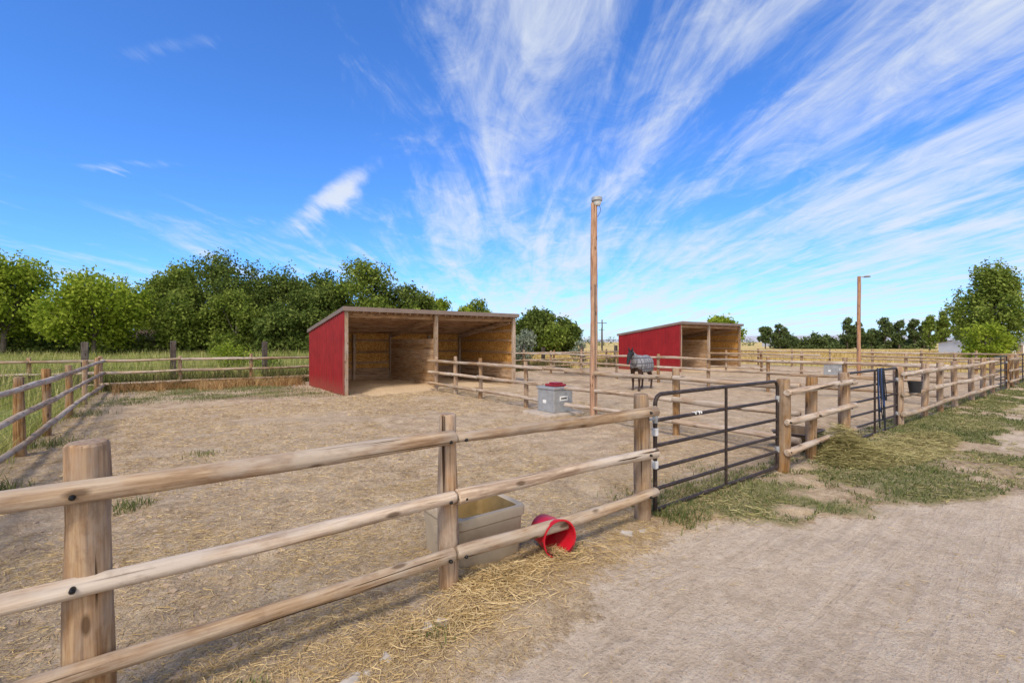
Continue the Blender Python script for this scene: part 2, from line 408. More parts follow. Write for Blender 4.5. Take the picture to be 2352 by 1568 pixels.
for (a,b_,r,k,h) in [(-1.9,3.4,.16,160,.1),(-1.1,5.7,.2,140,.08),(-.3,-.42,.1,70,.07),(-1.3,-.35,.12,200,.09),(2.6,.35,.25,260,.09),(3.3,.25,.3,260,.09),(4.3,.5,.3,200,.08),(2.45,-.2,.2,260,.11),(1.05,-.15,.08,60,.06),(-3.2,5,.25,300,.2),(-3.2,8,.4,300,.2),(-3.2,12,.4,300,.2)]:
    S.append(RNG.normal(a,r*.6,k));T.append(RNG.normal(b_,r*.6,k));H.append(uni(.4,1,k)*h)
for i in range(46):
    a=uni(-3,3,1)[0];b_=uni(12.5,18.4,1)[0];k=200
    S.append(RNG.normal(a,.4,k));T.append(RNG.normal(b_,.2,k));H.append(uni(.04,.12,k))
S=np.concatenate(S);T=np.concatenate(T);H=np.concatenate(H)
blades('grass_tufts',S,T,H,uni(.005,.012,len(S)),M_grass,1.0)
n=110000;s=uni(-3.3,3.6,n);t=uni(-1.6,2.5,n)
m_=np.exp(-((t+.30)/.42)**2)*.85+.28*(t>0)
m_=m_*(.12+sstep(.34,.62,fbm(s*1.6,t*1.6,55)))*(1-.85*road_mask(s,t))*(.4+.6*(1-sstep(1.7,2.4,s)))
k=RNG.random(n)<m_*1.2;s,t=s[k],t[k]
blades('straw_litter',s,t,None,uni(.0014,.0034,len(s)),M_straw,flat=True,L=uni(.015,.09,len(s)))
n=60000;s=uni(-3.3,8,n);t=12*RNG.random(n)**1.2;k=fbm(s*.8,t*.8,71)>.42;s,t=s[k],t[k]
blades('straw_litter',s,t,None,uni(.002,.004,len(s))*(1+t*.12),M_straw,flat=True,L=uni(.02,.08,len(s)))
n=2500;s=uni(-2,4,n);t=uni(-4,-.3,n);k=fbm(s*1.2,t*3,72)>.52;s,t=s[k],t[k]
blades('straw_litter',s,t,None,uni(.002,.004,len(s)),M_straw,flat=True,L=uni(.015,.06,len(s)))
def pile(s0,t0,rs,rt,hh,n,mat,name):
    s=RNG.normal(s0,rs,n);t=RNG.normal(t0,rt,n)
    zo=RNG.random(n)*hh*np.exp(-((s-s0)/rs)**2*.8-((t-t0)/rt)**2*.8)
    blades(name,s,t,None,uni(.002,.004,n),mat,flat=True,L=uni(.04,.13,n),zoff=zo)
pile(.35,-.12,.22,.07,.08,1800,M_straw,'straw_pile');pile(.75,-.18,.35,.1,.03,1200,M_straw,'straw_pile');pile(-.1,-.38,.5,.12,.03,1500,M_straw,'straw_pile')
def rocks(name,s,t,r,mat,flat=.6):
    base=np.array([(0,0,1),(1,0,0),(0,1,0),(-1,0,0),(0,-1,0),(.7,.7,.55),(-.7,.7,.5),(-.7,-.7,.55),(.7,-.7,.5)],float)
    F0=[(0,1,5),(0,5,2),(0,2,6),(0,6,3),(0,3,7),(0,7,4),(0,4,8),(0,8,1)]
    n=len(s);x=OX+UC*s-US*t;y=OY+US*s+UC*t;z=gh(x,y)
    V=base[None]*(1+RNG.uniform(-.3,.3,(n,9,1)))
    a=RNG.uniform(0,6.28,n);ca,sa=np.cos(a)[:,None],np.sin(a)[:,None]
    st=RNG.uniform(.6,1.3,n)[:,None]
    vx=V[:,:,0]*st;vy=V[:,:,1]
    X=(vx*ca-vy*sa)*r[:,None]+x[:,None];Y=(vx*sa+vy*ca)*r[:,None]+y[:,None];Z=V[:,:,2]*r[:,None]*flat+z[:,None]-.2*r[:,None]
    VV=np.stack([X,Y,Z],2).reshape(-1,3)
    F=(np.array(F0)[None]+(np.arange(n)*9)[:,None,None]).reshape(-1,3)
    return mk(name,VV,F,mat)
n=30000;s=uni(-3.3,7,n);t=14*RNG.random(n)**1.2;k=fbm(s,t,73)>.42;s,t=s[k],t[k];rocks('dirt_clods',s,t,.004+.026*RNG.random(len(s))**4,M_clod)
n=9000;s=uni(-3,6,n);t=uni(-4,-.2,n);rocks('gravel',s,t,.002+.009*RNG.random(n)**3,M_clod)
sv=[(-.62,-.42,.05),(-.85,-.5,.07),(-1.0,-.47,.06),(-.3,-.33,.055),(-.22,-.30,.04),(-1.3,-.5,.045),(-1.55,-.45,.06),(-.75,-.46,.04),(-1.2,-.42,.04),(.3,-.35,.02),(1.7,-.15,.05),(1.9,-.2,.04),(-1.75,-.55,.05)]
sv=np.array(sv);rocks('field_stones',sv[:,0],sv[:,1],sv[:,2]*1.3,M_stone,.5)
n=14000;a=uni(0,6.28,n);r=np.sqrt(RNG.random(n))
s=7.0+r*np.cos(a)*1.1;t=-.35+r*np.sin(a)*.45
zo=RNG.random(n)*.46*np.exp(-((s-6.75)/.45)**2-((t+.18)/.32)**2)
blades('hay_pile',s,t,None,uni(.003,.007,n),M_hay,flat=True,L=uni(.06,.18,n),zoff=zo)
n=5000;a=uni(0,6.28,n);r=np.sqrt(RNG.random(n));s=8.2+r*np.cos(a)*2.0;t=-.7+r*np.sin(a)*.45
blades('hay_pile',s,t,None,uni(.003,.007,n),M_hay,flat=True,L=uni(.06,.18,n),z0=.02)
def field_grass(name,n,xr,yr,h,w,mat,cond,lean=.5):
    y=yr[0]+(yr[1]-yr[0])*RNG.random(n)**1.5;x=uni(xr[0],xr[1],n)
    s,t=ST(x,y);k=cond(x,y,s,t);x,y=x[k],y[k]
    blades(name,x,y,uni(h[0],h[1],len(x))*(.55+.9*fbm(x*.5,y*.5,44)),uni(w[0],w[1],len(x))*(y/20),mat,lean,world=True)
field_grass('tall_grass',95000,(-55,0),(12,46),(.35,1.05),(.012,.03),M_tallg,lambda x,y,s,t:((t>19.3)|(s<-3.7))&(t>0)&(abs(x)<y*1.3+2))
field_grass('tall_grass',30000,(-22,-4),(4,19),(.12,.40),(.006,.014),M_tallg,lambda x,y,s,t:(s<-3.6)&(t>0))
field_grass('dry_field_grass',60000,(-4,75),(24,75),(.15,.55),(.012,.03),M_gold,lambda x,y,s,t:((t>19.3)|(s>34.5))&(x<y*1.25))
field_grass('dry_field_grass',14000,(-26,-4),(19,26),(.15,.5),(.010,.02),M_gold,lambda x,y,s,t:(t>18.9)&(s>-6)&(fbm(x*.3,y*.3,81)>.45))
n=14000;s=uni(-9,36,n);t=RNG.normal(19.1,.35,n);k=fbm(s*.7,t*.3,61)>.38
blades('fence_weeds',s[k],t[k],uni(.15,.85,k.sum()),uni(.012,.03,k.sum()),M_weed,.8)
n=5000;t=uni(1,18.5,n);s=RNG.normal(-3.6,.12,n);blades('fence_weeds',s,t,uni(.08,.4,n),uni(.006,.014,n),M_tallg,.8)
n=7000;s=uni(-3,3,n);t=RNG.normal(17.9,.45,n);k=fbm(s*1.2,t*1.2,62)>.46;blades('dry_weeds',s[k],t[k],uni(.06,.38,k.sum()),uni(.01,.02,k.sum()),M_rust,1.2)
# ---------- fences ----------
RZ=(1.07,.665,.267)
def zg(s,t): return float(gh(PX(s,t),PY(s,t)))
def fence(name,kind,fixed,posts,rails,side=-1,post_r=.062,top=1.23,ph={},bolts=False,nz=RZ,detail=True):
    def C(q,o=0): return (q,fixed+o) if kind=='s' else (fixed+o,q)
    p0=C(posts[0]);par=empty(name,(PX(*p0),PY(*p0),0))
    for i,q in enumerate(posts):
        s,t=C(q);r=ph.get(q,(post_r*random.uniform(.93,1.1),top+random.uniform(-.03,.03)))
        lean=(random.uniform(-.02,.02),random.uniform(-.02,.02))
        log('post',(PX(s,t),PY(s,t),-.15),(PX(s,t)+lean[0],PY(s,t)+lean[1],r[1]),r[0]*1.04,r[0]*.97,M_post,par,ns=18 if detail else 10)
    rr=.05
    for (a,b) in rails:
        for z in nz:
            za=z+zg(*C(a))*.5+random.uniform(-.012,.012);zb=z+zg(*C(b))*.5+random.uniform(-.012,.012)
            o=side*(post_r+rr-.018)
            A=C(a,o);B=C(b,o)
            r0=rr*random.uniform(.86,1.05)
            ra,rb=(r0*1.06,r0*.88) if random.random()<.5 else (r0*.88,r0*1.06)
            log('rail',(PX(*A),PY(*A),za),(PX(*B),PY(*B),zb),ra,rb,M_rail,par,ns=18 if detail else 8,wob=.0045,bow=.02)
    if bolts:
        for q in bolts:
            for z in nz:
                for dq in ((-.05,) if q not in(0,) else (-.06,.06)):
                    s,t=C(q+dq,side*(post_r+2*rr-.018))
                    dirv=Vector((-US,UC,0))*side
                    lathe('bolt',[(0.0001,.011),(.006,.011),(.009,.006),(.011,.003),(.0125,0),(.0125,-.03)],M_bolt,par,(PX(s,t),PY(s,t),z+.002),dirv.to_track_quat('Z','Y'),ns=10)
    return par
ff=[-3.4,-1.88,0,2.154,5.15,6.13,7.37,10.4,12.25,13.7,15.3,17.4,19.1,20.7,23.6,24.6,25.9,28.9,31,33.5,36,38.5,41]
rl=[(-3.45,-.005),(.005,2.26),(5.08,7.62),(10.3,12.6),(12.61,15.3),(15.31,17.9),(17.91,20.8),(23.5,26.05),(28.8,31),(31.01,33.5),(33.51,36),(36.01,38.5),(38.51,41)]
fence('wooden_rail_fence','s',0,ff,rl,-1,.066,1.235,{-1.88:(.088,1.285),-3.4:(.08,1.28),0:(.066,1.24),2.154:(.076,1.235),5.15:(.085,1.24),7.37:(.08,1.24),10.4:(.08,1.24)},bolts=[-1.88,0,2.154,5.15,6.13,7.37])
lp=[0.3,2.5,4.9,7.3,9.3,11.8,14.5,17.4,18.6]
fence('wooden_rail_fence','t',-3.36,lp,[(0.,4.9),(4.91,9.3),(9.31,14.5),(14.51,18.6)],1,.066)
fence('wooden_rail_fence','t',6.1,[2.28,6.8,9.03,10.5,11.9],[(.1,2.28),(2.29,5.2)],-1,.06)
pz=empty('wooden_rail_fence',(PX(6.1,6),PY(6.1,6),0))
for (a,b) in ((6.0,9.03),(9.04,12.3)):
    for z in RZ: log('rail',(PX(6.0,a),PY(6.0,a),z),(PX(6.0,b),PY(6.0,b),z+random.uniform(-.02,.02)),.047,.05,M_rail,pz,wob=.003)
log('rail',(PX(6.2,4.3),PY(6.2,4.3),1.07),(PX(6.2,6.9),PY(6.2,6.9),1.07),.047,.045,M_rail,pz)
fence('wooden_rail_fence','t',15.3,[2.49,4.8,7.02,9.3,11.6,13.9,16.2],[(.1,2.5),(2.51,4.8),(4.81,7.0),(7.01,9.3),(9.31,11.6),(11.61,13.9),(13.91,16.2),(16.21,18.5)],-1,.06,detail=False)
fence('wooden_rail_fence','t',24.6,[1.6,3.2,7.4,9.4,11.4],[(.1,2.5),(2.51,4.8),(6.5,9.4),(9.41,12.4)],-1,.06,detail=False)
fence('wooden_rail_fence','t',33.5,[2.3,4.6,6.9,9.2,11.5,13.8,16.1],[(.1,4.6),(4.61,9.2),(9.21,13.8),(13.81,18.5)],-1,.06,detail=False)
bp=[-9,-7.3,-5.1,-3.36]+[-1.1+2.35*i for i in range(16)]
fence('wooden_rail_fence','s',18.6,bp[:3]+bp[4:],[(bp[i]+.01,bp[i+1]) for i in range(len(bp)-1)],-1,.06,detail=False)
V=[];F=[]
def wq(p,q,w):
    p=Vector(p);q=Vector(q);d=(q-p).normalized();a=Vector((UC,US,0)) if abs(d.z)>.5 else Vector((0,0,1))
    b=d.cross(a).normalized()*w*.5;a=a*w*.5
    if abs(d.z)>.5: a=Vector((-US,UC,0))*w*.5
    for e in (a,b):
        k=len(V);V.extend([p-e,p+e,q+e,q-e]);F.append((k,k+1,k+2,k+3))
for i in range(185):
    t=.3+i*.1;wq((PX(-3.44,t),PY(-3.44,t),.03),(PX(-3.44,t),PY(-3.44,t),1.15),.005)
for j in range(12):
    z=.04+j*.1;wq((PX(-3.44,.3),PY(-3.44,.3),z),(PX(-3.44,18.6),PY(-3.44,18.6),z),.005)
mk('wire_mesh_fence',V,F,plain('green_wire',(.03,.10,.07),.5,.3))
par=empty('wire_fence',(PX(-4,20),PY(-4,20),0))
sp=[-7.2,-3.9,-1.3,1.95,5.2,8.4,11.6,14.8,18,21.5,25,28.5,32,36,40]
for s_ in sp:
    o=sbox('tie_post',s_-.1,s_+.1,20-.09,20.09,-.2,random.uniform(1.62,1.78) if s_<3 else random.uniform(1.3,1.5),M_tie,par,.015)
V=[];F=[]
for z in (.4,.75,1.1,1.4): wq((PX(-7.2,19.88),PY(-7.2,19.88),z),(PX(40,19.88),PY(40,19.88),z),.008)
mk('wire',V,F,M_bolt,par)
# ---------- gates ----------
def gate(s0,s1,t0=0.0,zt=1.215,r=.021):
    par=empty('metal_pipe_gate',(PX(s0,t0),PY(s0,t0),0));V=[];F=[]
    def Q(s,z): return (PX(s,t0),PY(s,t0),z)
    zb=.055;R=.1;pts=[]
    for (cs,cz,a0) in ((s0+R,zt-R,180),(s1-R,zt-R,90)):
        for k in range(7):
            a=math.radians(a0-k*15);pts.append(Q(cs+R*math.cos(a),cz+R*math.sin(a)))
    pts=[Q(s0,zb)]+pts+[Q(s1,zb)]
    tube_geo(pts,r,10,V,F)
    tube_geo([Q(s0,zb),Q(s1,zb)],r,10,V,F)
    for z in (.265,.47,.70,.955): tube_geo([Q(s0,z),Q(s1,z)],r*.9,10,V,F)
    sm=(s0+s1)/2
    tube_geo([(PX(sm,t0-.012),PY(sm,t0-.012),zb),(PX(sm,t0-.012),PY(sm,t0-.012),zt)],r*.85,8,V,F)
    mk('gate_frame',V,F,M_gate,par,smooth=True,sharp=50)
    for s_ ,e in ((s1,.1),(s0,-.13)):
        V=[];F=[]
        for z in (.3,.98) if e>0 else (.97,):
            tube_geo([Q(s_,z),Q(s_+e,z)],.012,8,V,F)
            tube_geo([Q(s_,z-.04),Q(s_,z+.04)],r*1.3,10,V,F)
        mk('hinge',V,F,M_galv,par,smooth=True,sharp=50)
    return par
g1=gate(2.36,5.03)
sbox('latch_tape',2.335,2.383,-.026,.026,.80,.88,M_white,g1,.008);sbox('latch_tape',2.335,2.383,-.026,.026,.47,.55,M_white,g1,.008)
for a in (3.05,3.12,3.16): 
    o=sbox('tape_mark',a,a+.015,-.024,.024,.95,.978,M_white,g1,.004)
gate(7.52,10.27);gate(20.85,23.45);gate(26.05,28.75)
par=empty('lead_ropes',(PX(9,-.05),PY(9,-.05),1.2))
for i in range(7):
    s_=8.98+.022*i;V=[];F=[];L=[1.1,.8,.55,.95,.7,1.15,.6][i];w=random.uniform(.02,.055);pts=[]
    for k in range(17):
        q=k/16*2*math.pi
        pts.append((PX(s_+w*math.sin(q)*(1-.3*math.cos(q)),-.045-.01*i+.02*math.cos(q)),PY(s_+w*math.sin(q),-.045-.01*i+.02*math.cos(q)),1.25-L/2+L/2*math.cos(q)+random.uniform(-.01,.01)))
    tube_geo(pts[:-1],.009,6,V,F,closed=True);mk('rope',V,F,M_blue if i in(1,4) else M_rope,par,smooth=True)
def bucket(name,loc,rot,mat,R=.15,H=.28,handle=True):
    par=empty(name,loc)
    prof=[(.0001,0),(R*.76,0),(R*.78,.01),(R*.84,H*.4),(R*.86,H*.41),(R*.93,H*.82),(R*.97,H*.83),(R*.97,H*.88),(R*.96,H*.9),(R*.99,H*.97),(R*1.05,H*.975),(R*1.05,H),(R*.96,H),(R*.92,H*.85),(R*.74,.012),(.0001,.012)]
    lathe('pail',prof,mat,par,loc,rot,ns=36)
    if handle:
        V=[];F=[];pts=[]
        for k in range(15):
            a=math.pi*k/14;pts.append(Vector((R*1.06*math.cos(a),-.35*R*math.sin(a)*2.4,H*.92+.25*R*math.sin(a))))
        tube_geo(pts,.0035,6,V,F);mk('wire_handle',V,F,M_bolt,par,loc,rot,smooth=True)
    return par
bucket('black_bucket',(PX(10.55,-.22),PY(10.55,-.22),.72),Vector((0,0,1)).to_track_quat('Z','Y'),M_black,.12,.22)
ax=Vector((.46,-.88,.02)).normalized()
bx,by=.25,3.93
bucket('red_bucket',(bx,by,float(gh(bx,by))+.13),ax.to_track_quat('Z','Y'),M_bucket,.145,.28)
# ---------- trough ----------
def rrl(hx,hy,r,z,n=6):
    o=[]
    for (cx,cy,a0) in ((hx-r,hy-r,0),(-hx+r,hy-r,90),(-hx+r,-hy+r,180),(hx-r,-hy+r,270)):
        for k in range(n+1):
            a=math.radians(a0+90*k/n);o.append((cx+r*math.cos(a),cy+r*math.sin(a),z))
    return o
def loops(name,L,mat,parent,loc,rot,midx_from=None,mats=None,capt=True):
    V=[];F=[];mi=[];n=len(L[0])
    for l in L: V+=l
    for j in range(len(L)-1):
        for i in range(n):
            F.append((j*n+i,j*n+(i+1)%n,(j+1)*n+(i+1)%n,(j+1)*n+i));mi.append(1 if midx_from is not None and j>=midx_from else 0)
    F.append(tuple(range(n-1,-1,-1)));mi.append(0)
    if capt: F.append(tuple(range((len(L)-1)*n,len(L)*n)));mi.append(1 if midx_from is not None else 0)
    return mk(name,V,F,mats or mat,parent,loc,rot,smooth=True,midx=mi,sharp=35)
ts,tt=.45,.41;tl=(PX(ts,tt),PY(ts,tt),.0)
par=empty('water_trough',tl)
hx,hy=.315,.325
loops('tub',[rrl(hx-.035,hy-.035,.04,0),rrl(hx-.03,hy-.03,.045,.02),rrl(hx-.012,hy-.012,.05,.33),rrl(hx+.005,hy+.005,.055,.345),rrl(hx+.008,hy+.008,.058,.405),rrl(hx,hy,.055,.42),rrl(hx-.035,hy-.035,.05,.42),rrl(hx-.045,hy-.045,.05,.41),rrl(hx-.085,hy-.085,.05,.09)],None,par,tl,TH,midx_from=7,mats=[M_trough,M_troughin])
M_water,nt,b=new_mat('trough_water');b.inputs['Base Color'].default_value=(.15,.115,.055,1);b.inputs['Roughness'].default_value=.15
bump(nt,b,noise(nt,nd(nt,'ShaderNodeTexCoord').outputs['Object'],9,2),.05,.01)
mk('water',rrl(hx-.07,hy-.07,.04,.2),[tuple(range(28))],M_water,par,tl,TH)
loops('emboss',[rrl(.10,.07,.02,0),rrl(.095,.065,.02,.008)],M_trough,par,Vector(tl)+Vector((-UC,-US,0))*(hx-.02)+Vector((0,0,.2)),Vector((-UC,-US,.0)).to_track_quat('Z','Y'))
tl=(PX(6.75,.42),PY(6.75,.42),.0);par=empty('feed_tub',tl)
loops('tub',[rrl(.36,.2,.06,0),rrl(.42,.25,.08,.28),rrl(.44,.27,.08,.3),rrl(.40,.23,.07,.3),rrl(.34,.18,.06,.05)],plain('feed_tub_plastic',(.12,.08,.05),.6),par,tl,TH)
# ---------- waterers ----------
def waterer(s,t):
    par=empty('livestock_waterer',(PX(s,t),PY(s,t),0))
    sbox('concrete_pad',s-.62,s+.5,t-.5,t+.5,-.05,.06,M_conc,par,.02)
    sbox('cabinet',s-.3,s+.3,t-.3,t+.3,.06,.60,M_galv,par,.015)
    sbox('cabinet_rim',s-.32,s+.32,t-.32,t+.32,.60,.66,M_galv,par,.012)
    sbox('lid',s-.17,s+.2,t-.2,t+.2,.66,.72,M_redlid,par,.025)
    sbox('lid_top',s-.08,s+.15,t-.13,t+.13,.72,.755,M_redlid,par,.015)
    sbox('label',s-.12,s+.14,t-.306,t-.298,.34,.45,M_white,par)
    sbox('label_mark',s-.08,s+.10,t-.309,t-.303,.375,.41,M_black,par)
    sbox('label',s-.306,s-.298,t-.02,t+.1,.27,.35,M_white,par)
    sbox('seam',s-.305,s+.305,t-.305,t+.305,.30,.312,M_galv,par)
waterer(6.05,5.6);waterer(24.9,6.1)
# ---------- lamp poles ----------
def lamp(s,t,H,style):
    x,y=PX(s,t),PY(s,t);par=empty('light_pole',(x,y,0))
    log('pole',(x,y,-.2),(x+.01,y,H),.088,.066,M_pole,par,ns=18,wob=.004,bow=.02)
    if style==0:
        hx_,hy_=x+.07,y-.03
        V=[];F=[];tube_geo([(x,y,H-.1),(hx_,hy_,H-.02)],.02,8,V,F);mk('bracket',V,F,M_galv,par)
        lathe('lamp_housing',[(.0001,.10),(.10,.10),(.118,.085),(.12,.02),(.10,.0),(.0001,0)],M_galv,par,(hx_,hy_,H+.01),ns=24)
        glass=plain('lamp_refractor',(.55,.56,.55),.2,0,.05)
        lathe('lamp_refractor',[(.09,0),(.085,-.05),(.06,-.085),(.0001,-.09)],glass,par,(hx_+.01,hy_,H+.01),ns=24)
        V=[];F=[];tube_geo([(hx_+.05,hy_,H-.05),(hx_+.09,hy_,H-.18),(hx_+.03,hy_,H-.3),(x+.08,y-.02,H-.32)],.006,6,V,F);mk('cable',V,F,M_bolt,par)
        V=[];F=[];tube_geo([(x+.02,y-.085,0),(x+.02,y-.083,3.0)],.012,6,V,F);mk('conduit',V,F,M_tie,par)
    else:
        V=[];F=[];tube_geo([(x,y,H-.06),(x+.35,y-.02,H+.0)],.022,8,V,F);mk('arm',V,F,M_galv,par)
        lathe('lamp_housing',[(.0001,.05),(.09,.045),(.15,.0),(.13,-.03),(.0001,-.04)],M_galv,par,(x+.36,y-.02,H-.02),ns=20)
lamp(6.02,4.3,4.82,0);lamp(24.5,4.9,4.8,1)
# ---------- sheds ----------
def ribwall(name,A,B,zt,z0,par,out):
    L=math.hypot(B[0]-A[0],B[1]-A[1]);prof=[];q=0
    while q<L:
        prof+=[(q,0),(q+.175,0),(q+.19,.028),(q+.215,.028)];q+=.23
    prof=[p for p in prof if p[0]<L]+[(L,0)]
    V=[];F=[]
    x0,y0=PX(*A),PY(*A)
    for (q,o) in prof:
        s=A[0]+(B[0]-A[0])*q/L+out[0]*o;t=A[1]+(B[1]-A[1])*q/L+out[1]*o
        x,y=PX(s,t)-x0,PY(s,t)-y0
        V+=[(x,y,z0+.02*float(vnoise(q*3,1,4))),(x,y,zt(q/L))]
    for i in range(len(prof)-1): F.append((2*i,2*i+2,2*i+3,2*i+1))
    return mk(name,V,F,M_red,par,(x0,y0,0))
def shed(s0,s1,t0=12.6,t1=17.0,sc_=None):
    sc_=sc_ or (s0+s1)/2
    par=empty('red_horse_shelter',(PX(s0,t0),PY(s0,t0),0))
    tf,tb=t0-.18,t1+.12;zf,zb=2.87,2.22
    zr=lambda t: zf+(zb-zf)*(t-tf)/(tb-tf)
    def sl(name,a0,a1,b0,b1,dz0,dz1,mat):
        return hexa(name,[(a0,b0,zr(b0)+dz0),(a1,b0,zr(b0)+dz0),(a1,b1,zr(b1)+dz0),(a0,b1,zr(b1)+dz0),(a0,b0,zr(b0)+dz1),(a1,b0,zr(b0)+dz1),(a1,b1,zr(b1)+dz1),(a0,b1,zr(b1)+dz1)],mat,par)
    sl('roof_panel',s0-.06,s1+.06,tf,tb,-.035,0,M_roof)
    sl('roof_sheathing',s0-.0,s1+.0,tf+.05,tb-.05,-.06,-.037,M_osb)
    sbox('front_fascia',s0-.09,s1+.09,tf-.035,tf-.003,zf-.13,zf+.015,M_trim,par)
    hexa('rake_trim',[(s0-.09,tf,zr(tf)-.12),(s0-.062,tf,zr(tf)-.12),(s0-.062,tb,zr(tb)-.12),(s0-.09,tb,zr(tb)-.12),(s0-.09,tf,zr(tf)+.012),(s0-.062,tf,zr(tf)+.012),(s0-.062,tb,zr(tb)+.012),(s0-.09,tb,zr(tb)+.012)],M_trim,par)
    hexa('rake_trim',[(s1+.062,tf,zr(tf)-.12),(s1+.09,tf,zr(tf)-.12),(s1+.09,tb,zr(tb)-.12),(s1+.062,tb,zr(tb)-.12),(s1+.062,tf,zr(tf)+.012),(s1+.09,tf,zr(tf)+.012),(s1+.09,tb,zr(tb)+.012),(s1+.062,tb,zr(tb)+.012)],M_trim,par)
    sbox('header_beam',s0+.02,s1-.02,t0+.06,t0+.11,zr(t0)-.30,zr(t0)-.17,M_plankx,par)
    t=tf+.25
    while t<tb-.1:
        z=zr(t)-.063;sbox('purlin',s0+.03,s1-.03,t,t+.045,z-.10,z,M_plankx,par);t+=.52
    for a in (s0+.13,sc_-.03,s1-.19): sl('rafter',a,a+.05,t0+.12,t1-.05,-.36,-.168,M_plank)
    k=s0+.3
    while k<s1-.2:
        sl('blocking',k,k+.035,tf+.06,t0+.03,-.17,-.065,M_plank);k+=.28
    ribwall('side_siding',(s0-.03,t0-.02),(s0-.03,t1),lambda q:zr(t0+(t1-t0)*q)-.06,-.02,par,(-1,0))
    ribwall('side_siding',(s1+.03,t1),(s1+.03,t0-.02),lambda q:zr(t1+(t0-t1)*q)-.06,-.02,par,(1,0))
    ribwall('back_siding',(s1,t1+.03),(s0,t1+.03),lambda q:zr(t1)-.06,-.02,par,(0,1))
    sbox('back_board',s0+.03,s1-.03,t1-.02,t1+.01,.0,zr(t1)-.09,M_osb,par)
    for (a,b) in ((s0,s0+.03),(s1-.03,s1)):
        hexa('side_board',[(a,t0+.05,0),(b,t0+.05,0),(b,t1-.03,0),(a,t1-.03,0),(a,t0+.05,zr(t0)-.09),(b,t0+.05,zr(t0)-.09),(b,t1-.03,zr(t1)-.09),(a,t1-.03,zr(t1)-.09)],M_osb,par)
    for z in (.80,1.25,1.75): sbox('girt',s0+.05,s1-.05,t1-.075,t1-.022,z,z+.09,M_plankx,par)
    for j in range(3):
        z=.05+j*.19;sbox('kick_board',s0+.05,s1-.05,t1-.085,t1-.045,z,z+.178,M_plankx,par)
        for (a,b) in ((s0+.04,s0+.075),(s1-.075,s1-.04)): sbox('kick_board',a,b,t0+.1,t1-.1,z,z+.178,M_plank,par)
    for z in (.80,1.25,1.75,2.15):
        for (a,b) in ((s0+.033,s0+.085),(s1-.085,s1-.033)): sbox('girt',a,b,t0+.1,t1-.1-(.9 if z>2 else 0),z,z+.09,M_plank,par)
    z=.06
    while z<1.85:
        sbox('partition_plank',sc_-.02+.006*random.random(),sc_+.02+.006*random.random(),t0+.08,t1-.1,z,z+.186,M_plank,par);z+=.2
    for (a,b) in ((s0-.01,s0+.12),(sc_-.07,sc_+.07),(s1-.12,s1+.01)):
        sbox('front_post',a,b,t0-.06,t0+.055,-.1,zr(t0)-.1,M_beam,par,.006)
    for a in (s0+.1,sc_-.06,(s0+sc_)/2,(s1+sc_)/2,s1-.2): sbox('back_post',a,a+.1,t1-.2,t1-.09,0,zr(t1)-.2,M_beam,par)
    sbox('corner_trim',s0-.065,s0-.012,t0-.075,t0-.063,0,zr(t0)-.1,M_red,par)
    N=60;V=[];F=[]
    for j in range(N):
        for i in range(N):
            s=s0+.1+(s1-s0-.2)*i/(N-1);t=t0-1.3+(t1-t0+1.2)*j/(N-1)
            f=float(sstep(0,.25,i/(N-1))*sstep(0,.25,1-i/(N-1))*sstep(0,.35,j/(N-1)))
            V.append((PX(s,t),PY(s,t),-.06+f*(.12+.10*float(fbm(np.float64(s*1.7),np.float64(t*1.7),77)))))
    for j in range(N-1):
        for i in range(N-1):
            a=j*N+i;F.append((a,a+1,a+N+1,a+N))
    mk('bedding',V,F,M_bed,par,smooth=True)
M_bed,nt,b=new_mat('wood_shavings');P_=nd(nt,'ShaderNodeTexCoord').outputs['Object']
nn=noise(nt,P_,22,8,.7);lk(nt,ramp(nt,nn,[(.35,(.40,.28,.165)),(.6,(.62,.47,.30))]),b.inputs['Base Color']);bump(nt,b,nn,.8,.02)
shed(3.12,10.1,sc_=6.45);shed(21.84,28.5,sc_=24.8)
